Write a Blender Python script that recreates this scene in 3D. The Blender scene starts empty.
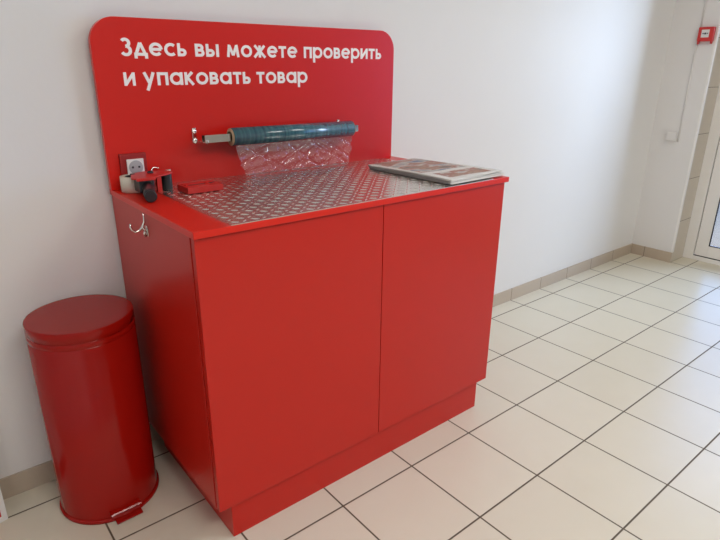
import bpy, bmesh, math, random
from mathutils import Vector, Matrix
random.seed(7)
PI = math.pi
scene = bpy.context.scene
C = scene.collection

# ------------------------------------------------------------ camera
cam = bpy.data.cameras.new('camera')
cam.sensor_fit = 'HORIZONTAL'; cam.sensor_width = 36.0
cam.lens = 557.44 / 720 * 36.0
cam.clip_start = 0.02
co = bpy.data.objects.new('camera', cam); C.objects.link(co)
yaw, pit, rol = .6889, -.3461, .0092
F = Vector((math.sin(yaw)*math.cos(pit), math.cos(yaw)*math.cos(pit), math.sin(pit)))
RI = Vector((math.cos(yaw), -math.sin(yaw), 0)); UP = RI.cross(F)
R_ = math.cos(rol)*RI + math.sin(rol)*UP
U_ = -math.sin(rol)*RI + math.cos(rol)*UP
m = Matrix((R_, U_, -F)).transposed().to_4x4()
m.translation = Vector((-2.3523, -1.8087, 1.293))
co.matrix_world = m
scene.camera = co

# ------------------------------------------------------------ light
scene.view_settings.view_transform = 'Standard'
scene.view_settings.look = 'None'
scene.view_settings.gamma = 1
scene.view_settings.use_curve_mapping = False
scene.view_settings.exposure = 0.08
scene.cycles.max_bounces = 10
scene.cycles.diffuse_bounces = 6
scene.cycles.glossy_bounces = 5
scene.cycles.transparent_max_bounces = 16
scene.cycles.caustics_reflective = False
scene.cycles.caustics_refractive = False
scene.cycles.sample_clamp_indirect = 6

w = bpy.data.worlds.new('world'); scene.world = w; w.use_nodes = True
bg = w.node_tree.nodes['Background']
bg.inputs[0].default_value = (.31, .50, 1.0, 1); bg.inputs[1].default_value = 3.9

def area(name, loc, target, sx, sy, power, col):
    l = bpy.data.lights.new(name, 'AREA'); l.shape = 'RECTANGLE'
    l.size = sx; l.size_y = sy; l.energy = power; l.color = col
    o = bpy.data.objects.new(name, l); C.objects.link(o); o.location = loc
    d = (Vector(target) - Vector(loc)).normalized()
    o.rotation_euler = d.to_track_quat('-Z', 'Z').to_euler()
    return o
# sky light entering the glazed door, beyond it and high
area('door_daylight', (3.3, -1.6, 2.0), (0.3, -.6, .9), 1.8, 1.6, 134, (.68, .79, 1.0))
# the sky seen through the door and the side window
def portal(name, loc, target, sx, sy):
    o = area(name, loc, target, sx, sy, 1, (1, 1, 1)); o.data.cycles.is_portal = True
portal('door_portal', (2.09, -.80, 1.08), (0, -.80, 1.08), .98, 2.05)
portal('window_portal', (2.10, -3.05, 1.40), (0, -3.05, 1.40), 2.5, 1.6)
# unseen fill lights added under the ceiling, behind and above the viewer
area('ceiling_fill', (-1.85, -2.8, 2.72), (-1.85, -2.8, 0), 1.2, .6, 42, (1.0, .96, .92))
area('ceiling_fill', (.3, -2.2, 2.72), (.3, -2.2, 0), 1.2, .6, 32, (1.0, .96, .92))

# ------------------------------------------------------------ materials
def srgb(r, g, b):
    f = lambda c: (c/255/12.92) if c/255 <= .04045 else ((c/255+.055)/1.055)**2.4
    return (f(r), f(g), f(b), 1)
MATS = {}
def mat(name, col, rough=.5, metal=0., spec=.5, noise=0., nscale=30., bump=0., bscale=200., coat=0., coat_r=.1):
    m = bpy.data.materials.new(name); m.use_nodes = True
    nt = m.node_tree; b = nt.nodes['Principled BSDF']
    b.inputs['Base Color'].default_value = col
    b.inputs['Roughness'].default_value = rough
    b.inputs['Metallic'].default_value = metal
    b.inputs['Specular IOR Level'].default_value = spec
    b.inputs['Coat Weight'].default_value = coat
    b.inputs['Coat Roughness'].default_value = coat_r
    tc = nt.nodes.new('ShaderNodeTexCoord')
    if noise:
        n = nt.nodes.new('ShaderNodeTexNoise'); n.inputs['Scale'].default_value = nscale
        n.inputs['Detail'].default_value = 4
        nt.links.new(tc.outputs['Object'], n.inputs['Vector'])
        mr = nt.nodes.new('ShaderNodeMapRange')
        mr.inputs[3].default_value = 1-noise; mr.inputs[4].default_value = 1+noise
        nt.links.new(n.outputs['Fac'], mr.inputs[0])
        mx = nt.nodes.new('ShaderNodeVectorMath'); mx.operation = 'SCALE'
        mx.inputs[0].default_value = col[:3]
        nt.links.new(mr.outputs[0], mx.inputs['Scale'])
        nt.links.new(mx.outputs[0], b.inputs['Base Color'])
    if bump:
        n2 = nt.nodes.new('ShaderNodeTexNoise'); n2.inputs['Scale'].default_value = bscale
        nt.links.new(tc.outputs['Object'], n2.inputs['Vector'])
        bp = nt.nodes.new('ShaderNodeBump'); bp.inputs['Strength'].default_value = bump
        bp.inputs['Distance'].default_value = .002
        nt.links.new(n2.outputs['Fac'], bp.inputs['Height'])
        nt.links.new(bp.outputs[0], b.inputs['Normal'])
    MATS[name] = m
    return m

wall_m = mat('white_plaster', (.74, .73, .715, 1), .5, spec=.25, noise=.02, nscale=3, bump=.15, bscale=40)
far_m = wall_m
ceil_m = mat('ceiling_white', (.8, .79, .77, 1), .8, noise=.02, nscale=2)
red = mat('red_laminate', (.49, .013, .006, 1), .30, spec=.36, noise=.02, nscale=4, bump=.06, bscale=300)
red_top = mat('red_countertop', (.64, .016, .006, 1), .33, spec=.36, noise=.02, nscale=4, bump=.06, bscale=300)
red_board = mat('red_backboard', (.62, .010, .005, 1), .29, spec=.5, noise=.015, nscale=4)
red_bin = mat('red_enamel', (.31, .006, .003, 1), .15, spec=.2, coat=.12, coat_r=.12, bump=.04, bscale=12)
red_plastic = mat('red_plastic', (.55, .02, .015, 1), .35, noise=.03)
red_dark = mat('dark_red_plastic_and_shade', (.30, .012, .012, 1), .4, noise=.03)
white_letter = mat('white_vinyl', (.90, .87, .84, 1), .4, noise=.01)
steel = mat('diamond_plate_aluminium', (.78, .74, .69, 1), .27, metal=1., noise=.10, nscale=9, bump=.12, bscale=90)
chrome = mat('chrome', (.72, .70, .67, 1), .14, metal=1., noise=.02)
black_pl = mat('black_plastic', (.018, .019, .022, 1), .28, noise=.1)
black_rub = mat('black_rubber', (.012, .014, .014, 1), .5, noise=.1)
white_pl = mat('white_plastic', (.74, .73, .71, 1), .35, noise=.01)
socket_in = mat('grey_white_plastic', (.36, .36, .37, 1), .4, noise=.01)
pvc = mat('white_pvc', (.82, .81, .78, 1), .35, noise=.01)
cream_tape = mat('cream_tape', (.62, .57, .47, 1), .4, noise=.04, nscale=60)
card = mat('cardboard', (.56, .42, .26, 1), .8, noise=.08, nscale=80)
gasket = mat('black_gasket', (.02, .02, .022, 1), .6, noise=.05)
pave = mat('outside_paving', (.26, .17, .095, 1), .8, noise=.15, nscale=5)
paper = mat('newsprint_edges', (.72, .69, .64, 1), .85, noise=.12, nscale=250)
mark_black = mat('black_marking', (.02, .02, .03, 1), .5, noise=.05)

def nodes_of(name):
    m = bpy.data.materials.new(name); m.use_nodes = True
    return m, m.node_tree, m.node_tree.nodes['Principled BSDF']

# tiles: grid on world position, 300 mm pitch
def tile_mat(name, col_a, col_b, grout, axes, offs, pitch, rough, gw=.0032):
    m, nt, b = nodes_of(name)
    N, L = nt.nodes, nt.links
    geo = N.new('ShaderNodeNewGeometry'); sep = N.new('ShaderNodeSeparateXYZ')
    L.new(geo.outputs['Position'], sep.inputs[0])
    def math_(op, a, bb=None):
        n = N.new('ShaderNodeMath'); n.operation = op
        if isinstance(a, (int, float)): n.inputs[0].default_value = a
        else: L.new(a, n.inputs[0])
        if bb is not None:
            if isinstance(bb, (int, float)): n.inputs[1].default_value = bb
            else: L.new(bb, n.inputs[1])
        return n.outputs[0]
    edges, cells = [], []
    for ax, off in zip(axes, offs):
        if off is None: continue
        v = math_('DIVIDE', math_('SUBTRACT', sep.outputs[ax], off), pitch)
        fr = math_('FRACT', v); cells.append(math_('FLOOR', v))
        dd = math_('MINIMUM', fr, math_('SUBTRACT', 1.0, fr))
        edges.append(math_('MULTIPLY', dd, pitch))
    e = edges[0]
    for k in edges[1:]: e = math_('MINIMUM', e, k)
    g = N.new('ShaderNodeMapRange'); g.interpolation_type = 'SMOOTHSTEP'
    g.inputs[1].default_value = gw*.35; g.inputs[2].default_value = gw*.75
    L.new(e, g.inputs[0])
    cv = N.new('ShaderNodeCombineXYZ')
    for i, c in enumerate(cells): L.new(c, cv.inputs[i])
    wn = N.new('ShaderNodeTexWhiteNoise'); L.new(cv.outputs[0], wn.inputs['Vector'])
    nz = N.new('ShaderNodeTexNoise'); nz.inputs['Scale'].default_value = 9; nz.inputs['Detail'].default_value = 8
    L.new(geo.outputs['Position'], nz.inputs['Vector'])
    fac = math_('ADD', math_('MULTIPLY', wn.outputs['Value'], .45), math_('MULTIPLY', nz.outputs['Fac'], .55))
    mx = N.new('ShaderNodeMix'); mx.data_type = 'RGBA'
    mx.inputs[6].default_value = col_a; mx.inputs[7].default_value = col_b; L.new(fac, mx.inputs[0])
    m2 = N.new('ShaderNodeMix'); m2.data_type = 'RGBA'
    m2.inputs[6].default_value = grout; L.new(mx.outputs[2], m2.inputs[7]); L.new(g.outputs[0], m2.inputs[0])
    L.new(m2.outputs[2], b.inputs['Base Color'])
    r = N.new('ShaderNodeMapRange'); r.inputs[3].default_value = .85; r.inputs[4].default_value = rough
    L.new(g.outputs[0], r.inputs[0]); L.new(r.outputs[0], b.inputs['Roughness'])
    bp = N.new('ShaderNodeBump'); bp.inputs['Strength'].default_value = .5; bp.inputs['Distance'].default_value = .0015
    L.new(g.outputs[0], bp.inputs['Height']); L.new(bp.outputs[0], b.inputs['Normal'])
    b.inputs['Specular IOR Level'].default_value = .45
    return m
GR = (.10, .075, .045, 1)
floor_m = tile_mat('beige_floor_tiles', (.62, .575, .455, 1), (.68, .635, .515, 1), GR, (0, 1), (0., -.1012), .3, .30, .0050)
skx_m = tile_mat('beige_skirting_tiles', (.44, .365, .285, 1), (.50, .42, .33, 1), (.16, .13, .1, 1), (0,), (0.,), .3, .4)
sky_m = tile_mat('beige_skirting_tiles_side', (.44, .365, .285, 1), (.50, .42, .33, 1), (.16, .13, .1, 1), (1,), (-.1012,), .3, .4)
rev_m = tile_mat('beige_reveal_tiles', (.56, .50, .42, 1), (.62, .56, .47, 1), (.2, .16, .12, 1), (2,), (0.,), .3, .3)

def glass_mat():
    m, nt, b = nodes_of('clear_glass')
    N, L = nt.nodes, nt.links; N.remove(b)
    t = N.new('ShaderNodeBsdfTransparent'); t.inputs[0].default_value = (.93, .96, .95, 1)
    g = N.new('ShaderNodeBsdfGlossy'); g.inputs['Roughness'].default_value = .02
    f = N.new('ShaderNodeFresnel'); f.inputs[0].default_value = 1.35
    mx = N.new('ShaderNodeMixShader'); L.new(f.outputs[0], mx.inputs[0])
    L.new(t.outputs[0], mx.inputs[1]); L.new(g.outputs[0], mx.inputs[2])
    L.new(mx.outputs[0], N['Material Output'].inputs[0]); return m
glass = glass_mat()
def film_mat():
    m, nt, b = nodes_of('clear_stretch_film')
    N, L = nt.nodes, nt.links; N.remove(b)
    t = N.new('ShaderNodeBsdfTransparent'); t.inputs[0].default_value = (.97, .96, .97, 1)
    g = N.new('ShaderNodeBsdfGlossy'); g.inputs['Roughness'].default_value = .06
    d = N.new('ShaderNodeBsdfDiffuse'); d.inputs[0].default_value = (.80, .74, .78, 1)
    tc = N.new('ShaderNodeTexCoord'); n = N.new('ShaderNodeTexNoise')
    n.inputs['Scale'].default_value = 1; n.inputs['Detail'].default_value = 2; n.inputs['Distortion'].default_value = 1.2
    mp = N.new('ShaderNodeMapping'); mp.inputs['Scale'].default_value = (34, 12, 9); mp.inputs['Rotation'].default_value = (0, .35, 0)
    L.new(tc.outputs['Object'], mp.inputs[0]); L.new(mp.outputs[0], n.inputs['Vector'])
    bp = N.new('ShaderNodeBump'); bp.inputs['Strength'].default_value = .65; bp.inputs['Distance'].default_value = .012
    L.new(n.outputs['Fac'], bp.inputs['Height']); L.new(bp.outputs[0], g.inputs['Normal'])
    m1 = N.new('ShaderNodeMixShader'); m1.inputs[0].default_value = .07
    L.new(t.outputs[0], m1.inputs[1]); L.new(d.outputs[0], m1.inputs[2])
    m2 = N.new('ShaderNodeMixShader'); m2.inputs[0].default_value = .13
    L.new(m1.outputs[0], m2.inputs[1]); L.new(g.outputs[0], m2.inputs[2])
    L.new(m2.outputs[0], N['Material Output'].inputs[0]); return m
film_m = film_mat()
def roll_mat():
    m, nt, b = nodes_of('teal_film_roll')
    N, L = nt.nodes, nt.links
    tc = N.new('ShaderNodeTexCoord'); mp = N.new('ShaderNodeMapping'); mp.inputs['Scale'].default_value = (90, 3, 3)
    L.new(tc.outputs['Object'], mp.inputs[0])
    n = N.new('ShaderNodeTexNoise'); n.inputs['Scale'].default_value = 1.0; n.inputs['Detail'].default_value = 5
    L.new(mp.outputs[0], n.inputs['Vector'])
    cr = N.new('ShaderNodeValToRGB'); cr.color_ramp.elements[0].position = .35; cr.color_ramp.elements[1].position = .7
    cr.color_ramp.elements[0].color = (.016, .07, .105, 1); cr.color_ramp.elements[1].color = (.045, .17, .20, 1)
    L.new(n.outputs['Fac'], cr.inputs[0]); L.new(cr.outputs[0], b.inputs['Base Color'])
    b.inputs['Roughness'].default_value = .24
    b.inputs['Coat Weight'].default_value = .6; b.inputs['Coat Roughness'].default_value = .12
    bp = N.new('ShaderNodeBump'); bp.inputs['Strength'].default_value = .3; bp.inputs['Distance'].default_value = .002
    L.new(n.outputs['Fac'], bp.inputs['Height']); L.new(bp.outputs[0], b.inputs['Normal'])
    return m
roll_m = roll_mat()
def print_mat(name, seed, light):
    m, nt, b = nodes_of(name)
    N, L = nt.nodes, nt.links
    tc = N.new('ShaderNodeTexCoord')
    mp = N.new('ShaderNodeMapping'); mp.inputs['Location'].default_value = (seed, seed*2, 0); mp.inputs['Scale'].default_value = (9, 22, 1)
    L.new(tc.outputs['Object'], mp.inputs[0])
    n = N.new('ShaderNodeTexNoise'); n.inputs['Scale'].default_value = .9; n.inputs['Detail'].default_value = 4
    L.new(mp.outputs[0], n.inputs['Vector'])
    cr = N.new('ShaderNodeValToRGB'); e = cr.color_ramp
    cols = [(.30, (.10, .16, .30, 1)), (.40, (.35, .36, .36, 1)), (.46, (.60, .57, .52, 1)), (.52, (.38, .16, .12, 1)), (.60, (.45, .30, .22, 1)), (.70, (.12, .11, .11, 1))]
    e.elements[0].position = cols[0][0]; e.elements[0].color = cols[0][1]
    e.elements[1].position = cols[-1][0]; e.elements[1].color = cols[-1][1]
    for p, c in cols[1:-1]:
        x = e.elements.new(p); x.color = c
    L.new(n.outputs['Fac'], cr.inputs[0])
    # fine rows of grey type
    wv = N.new('ShaderNodeTexWave'); wv.bands_direction = 'Y'; wv.inputs['Scale'].default_value = 90; wv.inputs['Distortion'].default_value = 1
    L.new(tc.outputs['Object'], wv.inputs['Vector'])
    mr = N.new('ShaderNodeMapRange'); mr.inputs[3].default_value = .72; mr.inputs[4].default_value = 1.0
    L.new(wv.outputs['Fac'], mr.inputs[0])
    sp = N.new('ShaderNodeSeparateXYZ'); L.new(tc.outputs['Object'], sp.inputs[0])
    def mth(op, a_, b_):
        q_ = N.new('ShaderNodeMath'); q_.operation = op
        for i_, k_ in enumerate((a_, b_)):
            if isinstance(k_, (int, float)): q_.inputs[i_].default_value = k_
            else: L.new(k_, q_.inputs[i_])
        return q_.outputs[0]
    inx = mth('MULTIPLY', mth('GREATER_THAN', sp.outputs[0], -.125), mth('LESS_THAN', sp.outputs[0], .115))
    iny = mth('MULTIPLY', mth('GREATER_THAN', sp.outputs[1], -.06), mth('LESS_THAN', sp.outputs[1], .185))
    in2 = mth('MULTIPLY', mth('GREATER_THAN', sp.outputs[0], -.10), mth('MULTIPLY', mth('GREATER_THAN', sp.outputs[1], -.17), mth('LESS_THAN', sp.outputs[1], -.09)))
    pm = N.new('ShaderNodeMix'); pm.data_type = 'RGBA'; pm.inputs[6].default_value = (.74, .73, .69, 1)
    L.new(cr.outputs[0], pm.inputs[7]); L.new(mth('MAXIMUM', mth('MULTIPLY', inx, iny), mth('MULTIPLY', in2, inx)), pm.inputs[0])
    vm = N.new('ShaderNodeVectorMath'); vm.operation = 'SCALE'
    L.new(pm.outputs[2], vm.inputs[0]); L.new(mr.outputs[0], vm.inputs['Scale'])
    L.new(vm.outputs[0], b.inputs['Base Color']); b.inputs['Roughness'].default_value = .55
    return m

# ------------------------------------------------------------ helpers
def box(bm, x0, x1, y0, y1, z0, z1, bev=0, seg=2):
    t = bmesh.new()
    vs = [t.verts.new((x, y, z)) for x in (x0, x1) for y in (y0, y1) for z in (z0, z1)]
    for f in ((0,1,3,2), (4,6,7,5), (0,4,5,1), (2,3,7,6), (0,2,6,4), (1,5,7,3)):
        t.faces.new([vs[i] for i in f])
    bmesh.ops.recalc_face_normals(t, faces=t.faces)
    if bev: bmesh.ops.bevel(t, geom=list(t.edges), offset=bev, segments=seg, profile=.6, affect='EDGES')
    join(bm, t)
def join(bm, t, mtx=None):
    mp = {}
    for v in t.verts: mp[v] = bm.verts.new(mtx @ v.co if mtx else v.co)
    for f in t.faces:
        try:
            nf = bm.faces.new([mp[v] for v in f.verts]); nf.smooth = f.smooth
        except ValueError: pass
    t.free()
def frame_of(d):
    d = Vector(d).normalized()
    a = Vector((0, 0, 1)) if abs(d.z) < .9 else Vector((1, 0, 0))
    u = d.cross(a).normalized(); return u, d.cross(u).normalized()
def tube(bm, pts, r, n=12, caps=True, smooth=True):
    pts = [Vector(p) for p in pts]
    rs = r if isinstance(r, (list, tuple)) else [r]*len(pts)
    rings = []; u = None
    for i, p in enumerate(pts):
        d = (pts[min(i+1, len(pts)-1)] - pts[max(i-1, 0)]).normalized()
        if u is None: u, _ = frame_of(d)
        u = (u - d*u.dot(d)).normalized(); v = d.cross(u)
        rings.append([bm.verts.new(p + (u*math.cos(2*PI*k/n) + v*math.sin(2*PI*k/n))*rs[i]) for k in range(n)])
    for a, b in zip(rings, rings[1:]):
        for k in range(n):
            f = bm.faces.new((a[k], a[(k+1) % n], b[(k+1) % n], b[k])); f.smooth = smooth
    if caps:
        bm.faces.new(rings[0][::-1]); bm.faces.new(rings[-1])
def lathe(bm, prof, cen, n=48, axis='z', smooth=True):
    """prof: list of (r, h) from bottom to top"""
    cen = Vector(cen); rings = []
    for r, h in prof:
        ring = []
        for k in range(n if r > 1e-6 else 1):
            a = 2*PI*k/n
            if axis == 'z': p = Vector((r*math.cos(a), r*math.sin(a), h))
            elif axis == 'x': p = Vector((h, r*math.cos(a), r*math.sin(a)))
            else: p = Vector((r*math.sin(a), h, r*math.cos(a)))
            ring.append(bm.verts.new(cen + p))
        rings.append(ring)
    for a, b in zip(rings, rings[1:]):
        for k in range(n):
            k2 = (k+1) % n
            vs = []
            for v in ((a[k % len(a)]), a[k2 % len(a)], b[k2 % len(b)], b[k % len(b)]):
                if v not in vs: vs.append(v)
            if len(vs) > 2:
                f = bm.faces.new(vs); f.smooth = smooth
def prism(bm, outline, y0, y1, plane='xz', bev=0):
    """extrude a closed outline; plane xz -> along y, xy -> along z"""
    t = bmesh.new()
    P = (lambda a, b, d: (a, d, b)) if plane == 'xz' else ((lambda a, b, d: (a, b, d)) if plane == 'xy' else (lambda a, b, d: (d, a, b)))
    A = [t.verts.new(P(a, b, y0)) for a, b in outline]; B = [t.verts.new(P(a, b, y1)) for a, b in outline]
    t.faces.new(A); t.faces.new(B[::-1])
    n = len(outline)
    for i in range(n): t.faces.new((A[i], B[i], B[(i+1) % n], A[(i+1) % n]))
    bmesh.ops.recalc_face_normals(t, faces=t.faces)
    if bev:
        es = [e for e in t.edges if len({v in A for v in e.verts}) == 1]
        bmesh.ops.bevel(t, geom=es, offset=bev, segments=2, profile=.6, affect='EDGES')
    join(bm, t)
def obj(name, bm, material, parent=None, label=None, kind=None, autos=True, fixn=True):
    me = bpy.data.meshes.new(name)
    if fixn: bmesh.ops.recalc_face_normals(bm, faces=bm.faces)
    o = bpy.data.objects.new(name, me); C.objects.link(o)
    if parent is not None:
        o.parent = parent
        off = Vector(parent.get('_w', (0, 0, 0)))
        for v in bm.verts: v.co -= off
        o['_w'] = tuple(off)
    bm.to_mesh(me); bm.free()
    for mm in (material if isinstance(material, (list, tuple)) else [material]): me.materials.append(mm)
    if label: o['label'] = label
    if kind: o['kind'] = kind
    return o
def thing(name, label, cat, loc, group=None):
    o = bpy.data.objects.new(name, None); C.objects.link(o); o.location = loc
    o.empty_display_size = .05
    o['label'] = label; o['category'] = cat; o['_w'] = tuple(loc)
    if group: o['group'] = group
    return o
def solo(name, bm, material, label, cat, group=None):
    o = obj(name, bm, material); o['label'] = label; o['category'] = cat
    if group: o['group'] = group
    return o
def struct(name, bm, material): return obj(name, bm, material, kind='structure')
def B(): return bmesh.new()
def arc(cx, cy, r, a0, a1, n=10):
    return [(cx + r*math.cos(math.radians(a0+(a1-a0)*i/n)), cy + r*math.sin(math.radians(a0+(a1-a0)*i/n))) for i in range(n+1)]

# ------------------------------------------------------------ room
X1, XD = 1.793, 2.0           # right wall face, door plane
YS = -.29                     # end of the short wall stub by the door
YD = -1.30                    # other side of the door opening
XL, YF, H = -3.5, -6.5, 2.75
b = B(); box(b, XL-.1, 2.12, YF-.1, .12, -.1, 0); struct('floor', b, floor_m)
b = B(); box(b, XL-.1, 2.12, YF-.1, .12, H, H+.1); struct('ceiling', b, ceil_m)
b = B(); box(b, XL-.1, 2.12, 0, .12, 0, H); struct('wall_back', b, wall_m)
b = B(); box(b, XL-.1, XL, YF-.1, 0, 0, H); struct('wall_left', b, wall_m)
# right wall: stub, lintel over the door, pier, window opening, end
b = B()
box(b, X1, 2.12, YS+.008, 0, 0, H)
box(b, X1, 2.12, YD, YS+.008, 2.12, H)
box(b, X1, 2.12, -1.75, YD, 0, H)
box(b, X1, 2.12, -4.35, -1.75, 0, .55)
box(b, X1, 2.12, -4.35, -1.75, 2.25, H)
box(b, X1, 2.12, YF-.1, -4.35, 0, H)
struct('wall_right', b, wall_m)
# front wall behind the viewer with a wide window opening
b = B(); box(b, XL, X1, YF-.12, YF, 0, H); struct('wall_front', b, wall_m)
b = B()
box(b, XD, XD+.06, -4.35, -1.75, .55, .61); box(b, XD, XD+.06, -4.35, -1.75, 2.19, 2.25)
for y in (-4.35, -3.08, -1.81): box(b, XD, XD+.06, y, y+.06, .61, 2.19)
wf = struct('window_1', b, pvc)
b = B(); box(b, XD+.028, XD+.032, -4.29, -1.81, .61, 2.19); obj('pane', b, glass, wf)
# tiled reveal beside the door; white strip put in as the plaster corner's daylight highlight
b = B(); box(b, X1+.004, XD, YS, YS+.008, 0, 2.12); struct('trim_1', b, rev_m)
b = B()
box(b, X1-.002, X1+.020, YS-.004, YS+.008, .0742, 2.2, .0035, 4)
struct('trim_2', b, pvc)
# skirting
b = B(); box(b, XL, X1-.008, -.008, 0, 0, .0742, .0012); struct('baseboard_back', b, skx_m)
b = B(); box(b, X1-.008, X1, YS-.003, 0, 0, .0742, .0012); struct('baseboard_right', b, sky_m)
b = B(); box(b, XL, XL+.008, YF, -.008, 0, .0742, .0012); struct('baseboard_left', b, sky_m)
# ground outside the door
b = B(); box(b, 2.12, 9, -7, 3, -.12, -.03); struct('trim_3', b, pave)

# door: frame, sash, gasket, glass
b = B()
box(b, XD, XD+.07, -.358, YS, 0, 2.12, .003); box(b, XD, XD+.07, YD, YD+.068, 0, 2.12, .003)
box(b, XD, XD+.07, YD+.068, -.358, 2.05, 2.12, .003); box(b, XD, XD+.07, YD+.068, -.358, 0, .03, .002)
door = struct('door_1', b, pvc)
b = B()
y0, y1, z0, z1, s = YD+.073, -.363, .038, 2.044, .082
box(b, XD+.004, XD+.036, y1-s, y1, z0, z1, .003); box(b, XD+.004, XD+.036, y0, y0+s, z0, z1, .003)
box(b, XD+.004, XD+.036, y0+s, y1-s, z0, z0+s, .003); box(b, XD+.004, XD+.036, y0+s, y1-s, z1-s, z1, .003)
obj('sash', b, pvc, door)
b = B()
for a in ((XD+.008, XD+.012, y0+.01, y1+.006, z0-.008, z0), (XD+.02, XD+.03, y1, y1+.006, z0, z1)): box(b, *a)
g0, g1, h0, h1 = y0+s, y1-s, z0+s, z1-s
for a in ((g1-.005, g1, h0, h1), (g0, g0+.005, h0, h1), (g0, g1, h0, h0+.005), (g0, g1, h1-.005, h1)):
    box(b, XD+.002, XD+.012, *a)
obj('gasket', b, gasket, door)
b = B(); box(b, XD+.028, XD+.034, g0, g1, h0, h1); obj('pane', b, glass, door)
b = B(); box(b, XD-.012, XD+.004, y0+.02, y0+.05, .95, 1.2, .003)
tube(b, [(XD-.01, y0+.035, 1.08), (XD-.045, y0+.035, 1.08), (XD-.05, y0+.06, 1.08), (XD-.05, y0+.15, 1.08)], .009)
obj('door_handle', b, pvc, door)

# ------------------------------------------------------------ packing counter
T = .940
cl, cr_, cf = -1.872, -.702, -.628       # countertop
bl, br_, bf = -1.868, -.710, -.617       # body
hb = .126
pc = thing('packing_counter', 'red packing counter with two doors and a diamond plate worktop', 'counter', (-1.287, -.3, 0))
b = B(); tt = .0175
box(b, cl, cr_, cf, -.009, T-tt, T, .0015); obj('countertop', b, red_top, pc)
b = B(); zt = T-tt-.0005
box(b, bl, bl+.018, bf+.0235, -.010, hb, zt, .0008); box(b, br_-.018, br_, bf+.021, -.010, hb, zt, .0008)
box(b, bl+.018, br_-.018, bf+.021, -.030, hb, hb+.018); box(b, bl+.018, br_-.018, -.028, -.010, hb+.018, zt)
box(b, bl+.018, br_-.018, bf+.03, -.03, .50, .518); box(b, -1.291, -1.273, bf+.03, -.03, hb+.018, zt)
obj('carcass', b, red, pc)
xs = -1.283
for x0, x1 in ((bl+.001, xs-.0015), (xs+.0015, br_-.001)):
    b = B(); box(b, x0, x1, bf, bf+.018, hb+.002, zt-.003, .001); obj('door', b, red, pc)
b = B(); box(b, -1.824, -.742, -.598, -.06, 0, hb-.0005, .001); obj('plinth', b, red, pc)
# diamond plate: thin sheet with real raised lugs
b = B()
pl, pr, pf, pb = -1.776, -.785, -.6265, -.0455
box(b, pl, pr, pf, pb, T+.0002, T+.0022)
p = .0275
nx, ny = int((pr-pl)/p), int((pb-pf)/p)
def lug(bm, x, y, ang):
    L_, W_, Hh = .0140, .0040, .0016
    ca, sa = math.cos(ang), math.sin(ang)
    def P(u, v, z): return bm.verts.new((x+u*ca-v*sa, y+u*sa+v*ca, T+.0022+z))
    o = [P(-L_, 0, 0), P(-L_*.5, -W_*.85, 0), P(0, -W_, 0), P(L_*.5, -W_*.85, 0), P(L_, 0, 0), P(L_*.5, W_*.85, 0), P(0, W_, 0), P(-L_*.5, W_*.85, 0)]
    i = [P(-L_*.62, 0, Hh), P(-L_*.35, -W_*.42, Hh), P(0, -W_*.5, Hh), P(L_*.35, -W_*.42, Hh), P(L_*.62, 0, Hh), P(L_*.35, W_*.42, Hh), P(0, W_*.5, Hh), P(-L_*.35, W_*.42, Hh)]
    for k in range(8):
        f = bm.faces.new((o[k], o[(k+1) % 8], i[(k+1) % 8], i[k])); f.smooth = True
    f = bm.faces.new(i); f.smooth = True
for i in range(nx):
    for j in range(ny):
        lug(b, pl+p*(i+.7), pf+p*(j+.7), PI/4 if (i+j) % 2 else -PI/4)
obj('diamond_plate', b, steel, pc, label='aluminium chequer plate inlay')
# board rising from the back of the counter
yb = -.045
b = B()
x0, x1, z0, z1, r = -1.876, -.735, T+.0005, 1.432, .072
out = [(x0, z0), (x1, z0)] + arc(x1-r, z1-r, r, 0, 90, 14) + arc(x0+r, z1-r, r, 90, 180, 14)
out = [(a_, c_ + (.0078*(a_-x0)-.0065 if c_ > 1.2 else 0)) for a_, c_ in out]
prism(b, out, yb, yb+.018, 'xz', .0012)
bb = obj('backboard', b, red_board, pc)

# lettering, drawn stroke by stroke in a round geometric sans
XH, TH, DE = .70, .158, .27
h_ = TH/2
def stroke(bm, pts, ox, oz, sc, sx, y, dy):
    pts = [Vector((p_[0], p_[1])) for p_ in pts]
    pts = [p_ for i, p_ in enumerate(pts) if i == 0 or (p_-pts[i-1]).length > 1e-5]
    n = len(pts); closed = (pts[0]-pts[-1]).length < 1e-6
    L, R = [], []
    for i, p_ in enumerate(pts):
        if closed:
            a = (pts[i]-pts[i-1 if i else -2]); c = (pts[(i+1) if i < n-1 else 1]-pts[i])
        else:
            a = pts[i]-pts[i-1] if i else pts[1]-pts[0]
            c = pts[i+1]-pts[i] if i < n-1 else a
        a = a.normalized(); c = c.normalized()
        na = Vector((-a.y, a.x)); nc = Vector((-c.y, c.x)); mm = (na+nc)
        mm = mm.normalized() if mm.length > 1e-3 else na
        k = h_/max(.45, mm.dot(na))
        L.append(p_+mm*k); R.append(p_-mm*k)
    def V(q, yy): return bm.verts.new((ox+q.x*sc*sx, yy, oz+q.y*sc+.0065*(ox+1.8)))
    LF = [V(q, y-dy) for q in L]; RF = [V(q, y-dy) for q in R]
    LB = [V(q, y) for q in L]; RB = [V(q, y) for q in R]
    for i in range(n-1):
        bm.faces.new((LF[i], LF[i+1], RF[i+1], RF[i]))
        bm.faces.new((LF[i], LB[i], LB[i+1], LF[i+1])); bm.faces.new((RF[i], RF[i+1], RB[i+1], RB[i]))
    if not closed:
        for i in (0, -1): bm.faces.new((LF[i], RF[i], RB[i], LB[i]))
ro = (XH-TH)/2            # radius of round letters' centre line
cy_ = XH/2
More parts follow.
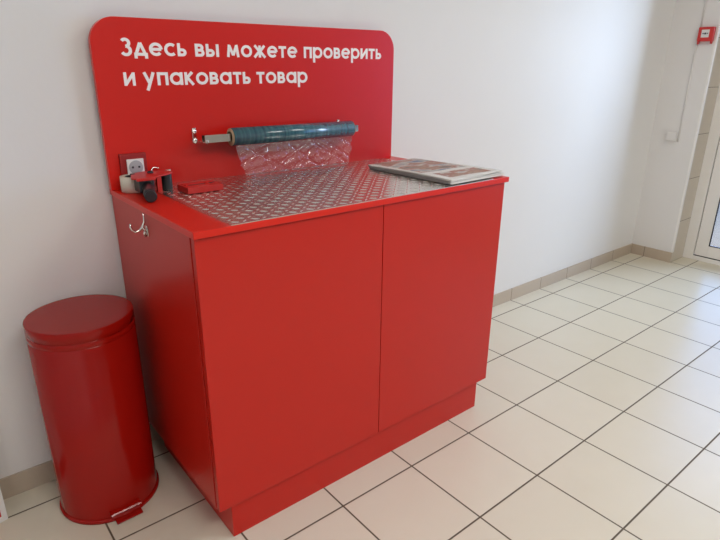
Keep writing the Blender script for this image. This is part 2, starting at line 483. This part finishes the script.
def G(ch):
    """strokes and advance width"""
    if ch == 'о': return [arc(ro+h_, cy_, ro, 0, 360, 28)], XH
    if ch == 'а': return [arc(ro+h_, cy_, ro, 0, 360, 28), [(2*ro+h_, 0), (2*ro+h_, XH)]], XH+.01
    if ch == 'р': return [arc(ro+h_, cy_, ro, 0, 360, 28), [(h_, -DE), (h_, XH)]], XH
    if ch == 'с': return [arc(ro+h_, cy_, ro, 48, 312, 22)], XH-.09
    if ch == 'е': return [arc(ro+h_, cy_, ro, 0, 318, 26), [(h_*1.2, cy_), (2*ro+h_, cy_)]], XH-.01
    if ch == 'п': return [[(h_, 0), (h_, XH)], [(.50, 0), (.50, XH)], [(0, XH-h_), (.50+h_, XH-h_)]], .50+h_
    if ch == 'и': return [[(h_, 0), (h_, XH)], [(.52, 0), (.52, XH)], [(h_, .06), (.52, XH-.06)]], .52+h_
    if ch == 'т': return [[(0, XH-h_), (.52, XH-h_)], [(.26, 0), (.26, XH-h_)]], .52
    if ch == 'к': return [[(h_, 0), (h_, XH)], [(h_, cy_-.02), (.44, XH)], [(.17, cy_+.03), (.48, 0)]], .55
    if ch == 'м': return [[(.10, 0), (.19, XH)], [(.19, XH-.04), (.41, .10)], [(.41, .10), (.63, XH-.04)], [(.72, 0), (.63, XH)]], .82
    if ch == 'ж': return [[(.41, 0), (.41, XH)], [(.09, XH), (.39, cy_)], [(.06, 0), (.39, cy_+.02)], [(.73, XH), (.43, cy_)], [(.76, 0), (.43, cy_+.02)]], .82
    if ch == 'у': return [[(.09, XH), (.335, .10)], [(.56, XH), (.20, -DE)]], .65
    if ch == 'в':
        ra = (XH-2*h_)/4
        up = [(h_, XH-h_), (.26, XH-h_)] + arc(.26, XH-h_-ra, ra, 90, -90, 10) + [(h_, cy_)]
        lo = [(h_, cy_), (.30, cy_)] + arc(.30, h_+ra, ra, 90, -90, 10) + [(h_, h_)]
        return [[(h_, 0), (h_, XH)], up, lo], .30+ra+h_
    if ch in 'ьы':
        ra = .135
        lo = [(h_, h_+2*ra), (.27, h_+2*ra)] + arc(.27, h_+ra, ra, 90, -90, 10) + [(h_, h_)]
        s_ = [[(h_, 0), (h_, XH)], lo]
        if ch == 'ы': return s_ + [[(.65, 0), (.65, XH)]], .65+h_
        return s_, .27+ra+h_
    if ch == 'д': return [[(.10, h_), (.33, XH-.03)], [(.33, XH-.03), (.56, h_)], [(0, h_), (.68, h_)], [(h_, -.14), (h_, h_)], [(.68-h_, -.14), (.68-h_, h_)]], .68
    if ch == 'З':
        rt, rb = .175, .215
        top = arc(.26, .90-h_-rt, rt, 150, -90, 16)
        bot = arc(.26, rb+h_-.03, rb, 90, -150, 18)
        return [top, bot], .26+rb+h_
GAP = .085
def word(bm, txt, xa, xb_, z, sc, y, n0):
    gl = [G(c) for c in txt]
    tot = sum(g[1] for g in gl) + GAP*(len(gl)-1)
    sx = (xb_-xa)/(tot*sc); x = xa; k = n0
    for strokes, adv in gl:
        for s_ in strokes:
            stroke(bm, s_, x, z, sc, sx, y, .0009+.00002*(k % 7)); k += 1
        x += (adv+GAP)*sc*sx
sc = .0535
for txt, xa, xb_, z in (('Здесь', -1.797, -1.600, 1.3235), ('вы', -1.572, -1.492, 1.3235), ('можете', -1.466, -1.195, 1.3235), ('проверить', -1.167, -.803, 1.3235),
                        ('и', -1.798, -1.765, 1.2405), ('упаковать', -1.743, -1.384, 1.2405), ('товар', -1.361, -1.154, 1.2405)):
    b = B(); word(b, txt, xa, xb_, z, sc, yb, 0)
    obj('lettering', b, white_letter, pc, label='white painted word ' + txt)
# built-in socket
b = B(); box(b, -1.843, -1.764, yb-.012, yb, .966, 1.047, .003, 3)
sk = obj('power_socket', b, red_dark, pc, label='red and white power socket on the backboard')
b = B(); sx0, sx1, sz0, sz1 = -1.826, -1.776, .981, 1.031
box(b, sx0, sx1, yb-.020, yb-.0125, sz0, sz1, .002, 2)
obj('socket_face', b, white_pl, sk, label='white socket face')
b = B(); cxs, czs = (sx0+sx1)/2, (sz0+sz1)/2
lathe(b, [(0, -.0208), (.0195, -.0208), (.021, -.0203)], (cxs, yb, czs), 32, 'y')
obj('socket_well', b, socket_in, sk)
b = B()
for dx in (-.0095, .0095): lathe(b, [(0, -.0218), (.0032, -.0218), (.0034, -.0206)], (cxs+dx, yb, czs+.001), 14, 'y')
obj('pin_holes', b, mark_black, sk)
# screw hooks that carry the rail
YR, ZR, RR = -.100, 1.0800, .029
def rail_hook(x, xa):
    b = B()
    lathe(b, [(0, -.006), (.006, -.006), (.008, -.003), (.008, -.0002)], (x, yb, ZR+.020), 16, 'y')
    box(b, x-.0065, x+.0065, yb-.0045, yb-.0002, ZR-.014, ZR+.030, .0015)
    lathe(b, [(0, -.008), (.0075, -.008), (.009, -.004), (.009, -.0002)], (x, yb, ZR-.010), 16, 'y')
    tube(b, [(x, yb-.003, ZR-.006), (x+.004, yb-.02, ZR-.012), (xa, YR+.008, ZR-.0155), (xa, YR-.010, ZR-.0150), (xa, YR-.016, ZR-.004)], .0022, 8)
    return b
b = rail_hook(-1.600, -1.585); obj('rail_hook', b, chrome, pc)
b = rail_hook(-1.018, -.984); obj('rail_hook', b, chrome, pc)
# double coat hook on the left side panel
b = B()
hx = bl
prism(b, [(-.3165, .858), (-.3030, .858), (-.3015, .875), (-.305, .888), (-.3145, .888), (-.318, .875)], hx-.004, hx-.0002, 'yz', .001)
tube(b, [(hx-.009, -.312, .924), (hx-.007, -.311, .912), (hx-.008, -.310, .898), (hx-.014, -.310, .884), (hx-.024, -.310, .876), (hx-.034, -.309, .875), (hx-.041, -.308, .881), (hx-.044, -.307, .890), (hx-.043, -.307, .899)], [.0018, .0026, .0034, .0042, .0034, .0028, .0030, .0034, .0030], 12)
tube(b, [(hx-.003, -.310, .872), (hx-.011, -.310, .881), (hx-.015, -.310, .883)], [.005, .0045, .004], 12)
tube(b, [(hx-.004, -.309, .876), (hx-.010, -.306, .866), (hx-.006, -.303, .856)], [.004, .0036, .003], 10)
obj('coat_hook', b, chrome, pc, label='chrome double coat hook')

# ------------------------------------------------------------ rail, film roll
b = B()
w_ = .0115
pr_ = [(YR-w_, ZR-.012), (YR-.006, ZR-.012), (YR-.006, ZR-.010), (YR-w_+.0015, ZR-.010), (YR-w_+.0015, ZR+.0105), (YR+w_-.0015, ZR+.0105), (YR+w_-.0015, ZR-.010), (YR+.006, ZR-.010), (YR+.006, ZR-.012), (YR+w_, ZR-.012), (YR+w_, ZR+.012), (YR-w_, ZR+.012)]
prism(b, pr_, -1.593, -.970, 'yz')
solo('metal_rail', b, chrome, 'bright metal rail running through the teal film roll', 'rail')
fr = thing('stretch_film_roll', 'teal roll of clear stretch film hung in front of the red backboard', 'film roll', (-1.247, YR, ZR))
def ring(bm, ra, rb_, xa, xb_):
    lathe(bm, [(rb_, xa), (ra, xa), (ra, xb_), (rb_, xb_), (rb_, xa)], (0, YR, ZR), 48, 'x')
b = B(); ring(b, RR, .0235, -1.496, -.999)
for f in b.faces: f.smooth = abs(f.normal.x) < .5 if f.normal.length else True
obj('wound_film', b, roll_m, fr)
b = B(); ring(b, .0232, .0185, -1.502, -.994); 
obj('cardboard_core', b, card, fr)
for pr2 in ([(.0282, -1.4985), (.0236, -1.4995)], [(.0282, -.9965), (.0236, -.9955)]):
    b = B(); lathe(b, pr2, (0, YR, ZR), 40, 'x'); obj('roll_end', b, card, fr)
# film sheet hanging down and lying a little on the plate
b = B(); NU, NV = 150, 110
rng = random.Random(3)
fold = [(rng.uniform(0, 1), rng.uniform(-.5, .5), rng.uniform(.006, .02), rng.uniform(.001, .004)) for _ in range(26)]
def filmpt(u, v):
    vd = .52
    if v < vd:
        t = v/vd
        xl = -1.489 + .045*t**1.5; xr = -1.004 + .002*t
        y = YR - RR*.55 + (.024)*t; z = (ZR - .0265) + (T+.0062 - (ZR-.0265))*t
        amp = min(1, t*3+.1)
        g = sum(a*math.exp(-((u-c-k*t)/wd)**2) for c, k, wd, a in fold)*1.6
        x = xl+(xr-xl)*u
        return (x, y + amp*(g-.004 + .0018*math.sin(u*70+t*9) + .002*math.sin(t*22+u*19)), z)
    t = (v-vd)/(1-vd)
    xl = -1.444 - .03*t - .035*t*t; xr = -1.002 - .10*t - .05*t*t
    fy = .15 - .075*u + .015*math.sin(u*9)
    x = xl+(xr-xl)*u
    lift = .0018 + .0024*abs(math.sin(u*16+t*7))*abs(math.sin(t*13-u*6)) + .008*math.exp(-t*22)*(.4+.6*abs(math.sin(u*31)))
    return (x, YR - RR*.55 + .024 - fy*t, T+.0042+lift)
vv = [[b.verts.new(filmpt(i/NU, j/NV)) for i in range(NU+1)] for j in range(NV+1)]
for j in range(NV):
    for i in range(NU):
        f = b.faces.new((vv[j][i], vv[j][i+1], vv[j+1][i+1], vv[j+1][i])); f.smooth = True
obj('hanging_film', b, film_m, fr, label='crinkled clear film sheet')

# ------------------------------------------------------------ tape dispenser
ZT = T+.0006
td = thing('tape_dispenser', 'red and black tape gun lying at the counter corner below the socket', 'tape dispenser', (-1.80, -.12, T))
b = B()
lathe(b, [(.027, 0), (.0365, 0), (.0365, .046), (.027, .046), (.027, 0)], (-1.823, -.092, ZT), 44)
obj('tape_roll', b, cream_tape, td, label='cream parcel tape roll')
b = B()
lathe(b, [(0, .002), (.0262, .002), (.0262, .040), (.020, .046), (.018, .036), (.007, .036), (.007, .052), (0, .052)], (-1.823, -.092, ZT), 30)
obj('tape_hub', b, black_pl, td)
b = B()   # red side plate on top
z0 = ZT+.047
out = [(-1.849, -.160), (-1.840, -.178), (-1.785, -.178), (-1.765, -.160), (-1.735, -.146), (-1.716, -.132), (-1.708, -.110), (-1.716, -.084), (-1.742, -.070), (-1.785, -.064), (-1.815, -.075), (-1.832, -.105)]
prism(b, out, z0, z0+.004, 'xy', .0012)
prism(b, [(-1.840, -.180), (-1.785, -.180), (-1.785, -.176), (-1.840, -.176)], z0-.004, z0+.004, 'xy', .001)
box(b, -1.776, -1.762, -.160, -.148, ZT+.001, z0, .001)
obj('side_plate', b, red_plastic, td)
b = B()
lathe(b, [(.0, 0), (.0175, 0), (.0175, .047), (.0, .047)], (-1.733, -.118, ZT+.001), 28)
for f in b.faces: f.smooth = False
obj('roller', b, black_rub, td, label='black rubber roller')
b = B()
box(b, -1.832, -1.788, -.174, -.100, ZT+.006, z0-.001, .006, 3)
obj('brake_housing', b, black_pl, td)
b = B()
tube(b, [(-1.806, -.170, ZT+.0225), (-1.815, -.200, ZT+.0215), (-1.830, -.242, ZT+.0185), (-1.838, -.276, ZT+.0175)], [.017, .0155, .0165, .0170], 20)
tube(b, [(-1.838, -.276, ZT+.0175), (-1.839, -.280, ZT+.0175)], [.0170, .0150], 20)
obj('handle', b, black_pl, td)
b = B()
lathe(b, [(0, 0), (.009, 0), (.009, .003), (.006, .006), (0, .006)], (-1.774, -.105, z0+.004), 20)
obj('adjusting_knob', b, mark_black, td)
b = B()
tube(b, [(-1.752, -.060, z0-.01), (-1.752, -.056, z0+.006), (-1.742, -.052, z0+.012), (-1.730, -.060, z0+.008)], .002, 8)
obj('spring_wire', b, chrome, td)
b = B(); box(b, -1.722, -1.706, -.092, -.088, z0-.02, z0+.007, .0008)
obj('cutter_blade', b, chrome, td)

# ------------------------------------------------------------ small red box
PT = T+.0038
rb = thing('red_holder_box', 'small red oblong box with slots lying on the diamond plate', 'box', (-1.66, -.21, PT))
b = B()
ax, ay = -1.7215, -.2525
bw, bd, bh = .1135, .075, .0195
Mx = Matrix.Translation((ax, ay, PT)) @ Matrix.Rotation(math.radians(2), 4, 'Z')
t = B(); box(t, 0, bw, 0, bd, 0, bh, .0016); join(b, t, Mx)
body = obj('box_body', b, red_plastic, rb)
b = B()
for q in ((.018, .070, .030, .038), (.084, .094, .026, .040), (.100, .106, .034, .046)):
    t = B(); box(t, q[0], q[1], q[2], q[3], bh, bh+.0004); join(b, t, Mx)
obj('slots', b, mark_black, rb, label='dark slots')
b = B()
for q in ((.012, .102, .046, .062), (.074, .080, .024, .046), (.008, .014, .026, .062)):
    t = B(); box(t, q[0], q[1], q[2], q[3], bh, bh+.0022, .0007); join(b, t, Mx)
obj('ribs', b, red_plastic, rb)

# ------------------------------------------------------------ newspapers
def newspaper(name, label, corners, z, th, nlay, seed):
    o = thing(name, label, 'newspaper', (-.86, -.41, z), 'newspapers on the counter')
    rg = random.Random(seed); b = B()
    lt = th/nlay
    for k in range(nlay):
        cs = [(x+rg.uniform(-.003, .003), y+rg.uniform(-.003, .003)) for x, y in corners]
        prism(b, cs, z+lt*k, z+lt*(k+.96), 'xy')
    obj('pages', b, paper, o)
    b = B()
    zt_ = z+th
    n = 24; P = [Vector((x, y, 0)) for x, y in corners]
    g = [[None]*(n+1) for _ in range(n+1)]
    for i in range(n+1):
        for j in range(n+1):
            u, v = i/n, j/n
            q = (P[0]*(1-u)+P[1]*u)*(1-v) + (P[3]*(1-u)+P[2]*u)*v
            z_ = zt_+.0004+.0011*math.sin(u*5+seed)*math.sin(v*4+seed)**2+.0014*abs(math.sin(v*6+u*2))
            g[i][j] = (b.verts.new((q.x, q.y, z_)), b.verts.new((q.x, q.y, z_-.0004)))
    for i in range(n):
        for j in range(n):
            for s_ in (0, 1):
                f = b.faces.new([g[a][c][s_] for a, c in ((i, j), (i+1, j), (i+1, j+1), (i, j+1))][::1 if s_ == 0 else -1]); f.smooth = True
    for i in range(n):
        for (a, c) in (((i, 0), (i+1, 0)), ((i+1, n), (i, n)), ((0, i+1), (0, i)), ((n, i), (n, i+1))):
            b.faces.new((g[a[0]][a[1]][0], g[a[0]][a[1]][1], g[c[0]][c[1]][1], g[c[0]][c[1]][0]))
    obj('cover', b, print_mat('newspaper_print', seed, 1), o, label='printed cover page', fixn=False)
    return o
newspaper('newspaper', 'thick newspaper at the bottom of the pile on the counter', [(-1.003, -.218), (-.995, -.618), (-.712, -.612), (-.735, -.205)], PT, .0085, 5, 5)
newspaper('newspaper', 'newspaper with coloured pictures lying on top of the pile', [(-1.012, -.222), (-1.000, -.622), (-.704, -.600), (-.752, -.206)], PT+.0114, .0034, 3, 11)

# ------------------------------------------------------------ pedal bin
bx, by, br, bh_ = -2.045, -.176, .142, .630
pb_ = thing('pedal_bin', 'tall round red enamel pedal bin beside the counter', 'bin', (bx, by, 0))
b = B()
lathe(b, [(0, .004), (br+.001, .004), (br+.001, .02), (br, .03), (br, bh_-.052), (br-.002, bh_-.050)], (bx, by, 0), 96)
body = obj('bin_body', b, red_bin, pb_)
b = B(); lathe(b, [(0, 0), (br+.004, 0), (br+.0062, .003), (br+.0062, .009), (br+.004, .013), (br+.001, .014)], (bx, by, 0), 96)
obj('base_ring', b, red_bin, pb_)
b = B(); lathe(b, [(br-.001, bh_-.0505), (br+.0003, bh_-.049), (br+.0003, bh_-.0335), (br-.001, bh_-.0322)], (bx, by, 0), 96)
obj('rim_band', b, red_bin, pb_)
b = B(); lathe(b, [(br-.0015, bh_-.0318), (br+.0003, bh_-.0310), (br+.0003, bh_-.003), (br-.0007, bh_-.0008), (br-.003, bh_), (br-.006, bh_+.0001), (0, bh_+.0006)], (bx, by, 0), 96)
obj('lid', b, red_bin, pb_)
# pedal facing the room, towards (-y)
b = B()
ang = math.radians(1.5)
Mp = Matrix.Translation((bx, by, 0)) @ Matrix.Rotation(ang, 4, 'Z')
t = B(); prism(t, [(-br+.004, .0135), (-br-.004, .0100), (-br-.022, .0070), (-br-.024, .0045), (-br-.022, .0030), (-br+.004, .0028)], -.034, .043, 'yz', .0008); join(b, t, Mp)
obj('foot_pedal', b, red_bin, pb_)
b = B(); t = B(); box(t, -.040, .041, -br-.006, -br+.006, .0145, .0300); join(b, t, Mp)  # solid block; its darker red stands in for the shade of the recess
obj('pedal_recess', b, red_dark, pb_, label='recess behind the pedal, shade given as darker red')
b = B()
t = B(); prism(t, [(-br+.006, .0302), (-br-.013, .0302), (-br-.015, .0330), (-br-.012, .0360), (-br+.006, .0385)], -.045, .045, 'yz', .0008); join(b, t, Mp)
obj('pedal_lip', b, red_bin, pb_)

# ------------------------------------------------------------ white board leaning left of the bin
lb = thing('framed_board', 'white edged board with a red border standing at the left edge', 'board', (-2.5, -.13, 0))
q = Vector((-2.3235, -.106, 0)); dirx = Vector((-.966, -.26, 0)).normalized(); up = Vector((.0, .17, 1)).normalized()
nrm = dirx.cross(up).normalized()
if nrm.y > 0: nrm = -nrm
def slab(bm, u0, u1, v0, v1, d0, d1, bev=0):
    t = B(); box(t, u0, u1, v0, v1, d0, d1, bev)
    mt = Matrix((dirx, up, nrm)).transposed().to_4x4(); mt.translation = q
    join(bm, t, mt)
b = B(); slab(b, 0, .36, .0, .40, -.012, 0, .001); obj('panel', b, white_pl, lb)
b = B()
for a in ((.016, .344, .018, .024), (.016, .344, .376, .382), (.016, .022, .024, .376), (.338, .344, .024, .376)): slab(b, *a, .0002, .0010)
slab(b, .028, .332, .032, .10, .0002, .0010)
obj('red_border', b, red_plastic, lb, label='red printed border')

# ------------------------------------------------------------ fire call point, cable, junction box
fc = thing('fire_call_point', 'small red fire alarm call point on the wall by the door', 'call point', (X1, -.232, 1.52))
b = B(); box(b, X1-.030, X1-.0002, -.276, -.186, 1.478, 1.562, .004, 3); obj('housing', b, red_plastic, fc)
b = B(); box(b, X1-.0315, X1-.0302, -.252, -.206, 1.500, 1.546, .0004); obj('press_panel', b, white_pl, fc, label='white press panel')
b = B(); lathe(b, [(0, -.0325), (.006, -.0325), (.006, -.0317)], (X1, -.229, 1.523), 20, 'x'); obj('press_mark', b, mark_black, fc)
for tri in ([(-.247, 1.5235), (-.238, 1.529), (-.238, 1.518)], [(-.211, 1.5235), (-.220, 1.529), (-.220, 1.518)]):
    b = B(); prism(b, tri, X1-.0324, X1-.0317, 'yz'); obj('arrow_mark', b, mark_black, fc)
for y in (-.192, -.268):
    b = B(); box(b, X1-.024, X1-.004, y-.004, y+.004, 1.462, 1.479, .001); obj('side_clip', b, red_plastic, fc)
b = B()
tube(b, [(X1-.0045, -.186, H-.001), (X1-.0045, -.186, 1.564)], .0042, 8)
tube(b, [(X1-.0045, -.182, 1.476), (X1-.0045, -.181, 1.2), (X1-.0045, -.183, .843)], .0042, 8)
solo('alarm_cable', b, white_pl, 'thin white cable running down the wall through the red call point', 'cable')
jb = thing('junction_box', 'small white junction box low on the wall beside the cable', 'junction box', (X1, -.138, .87))
b = B(); box(b, X1-.022, X1-.0002, -.170, -.108, .848, .905, .003, 2); obj('box_base', b, white_pl, jb)
b = B(); box(b, X1-.025, X1-.0222, -.168, -.110, .850, .903, .002, 2); obj('box_cover', b, white_pl, jb)

for o in bpy.data.objects:
    if '_w' in o: del o['_w']
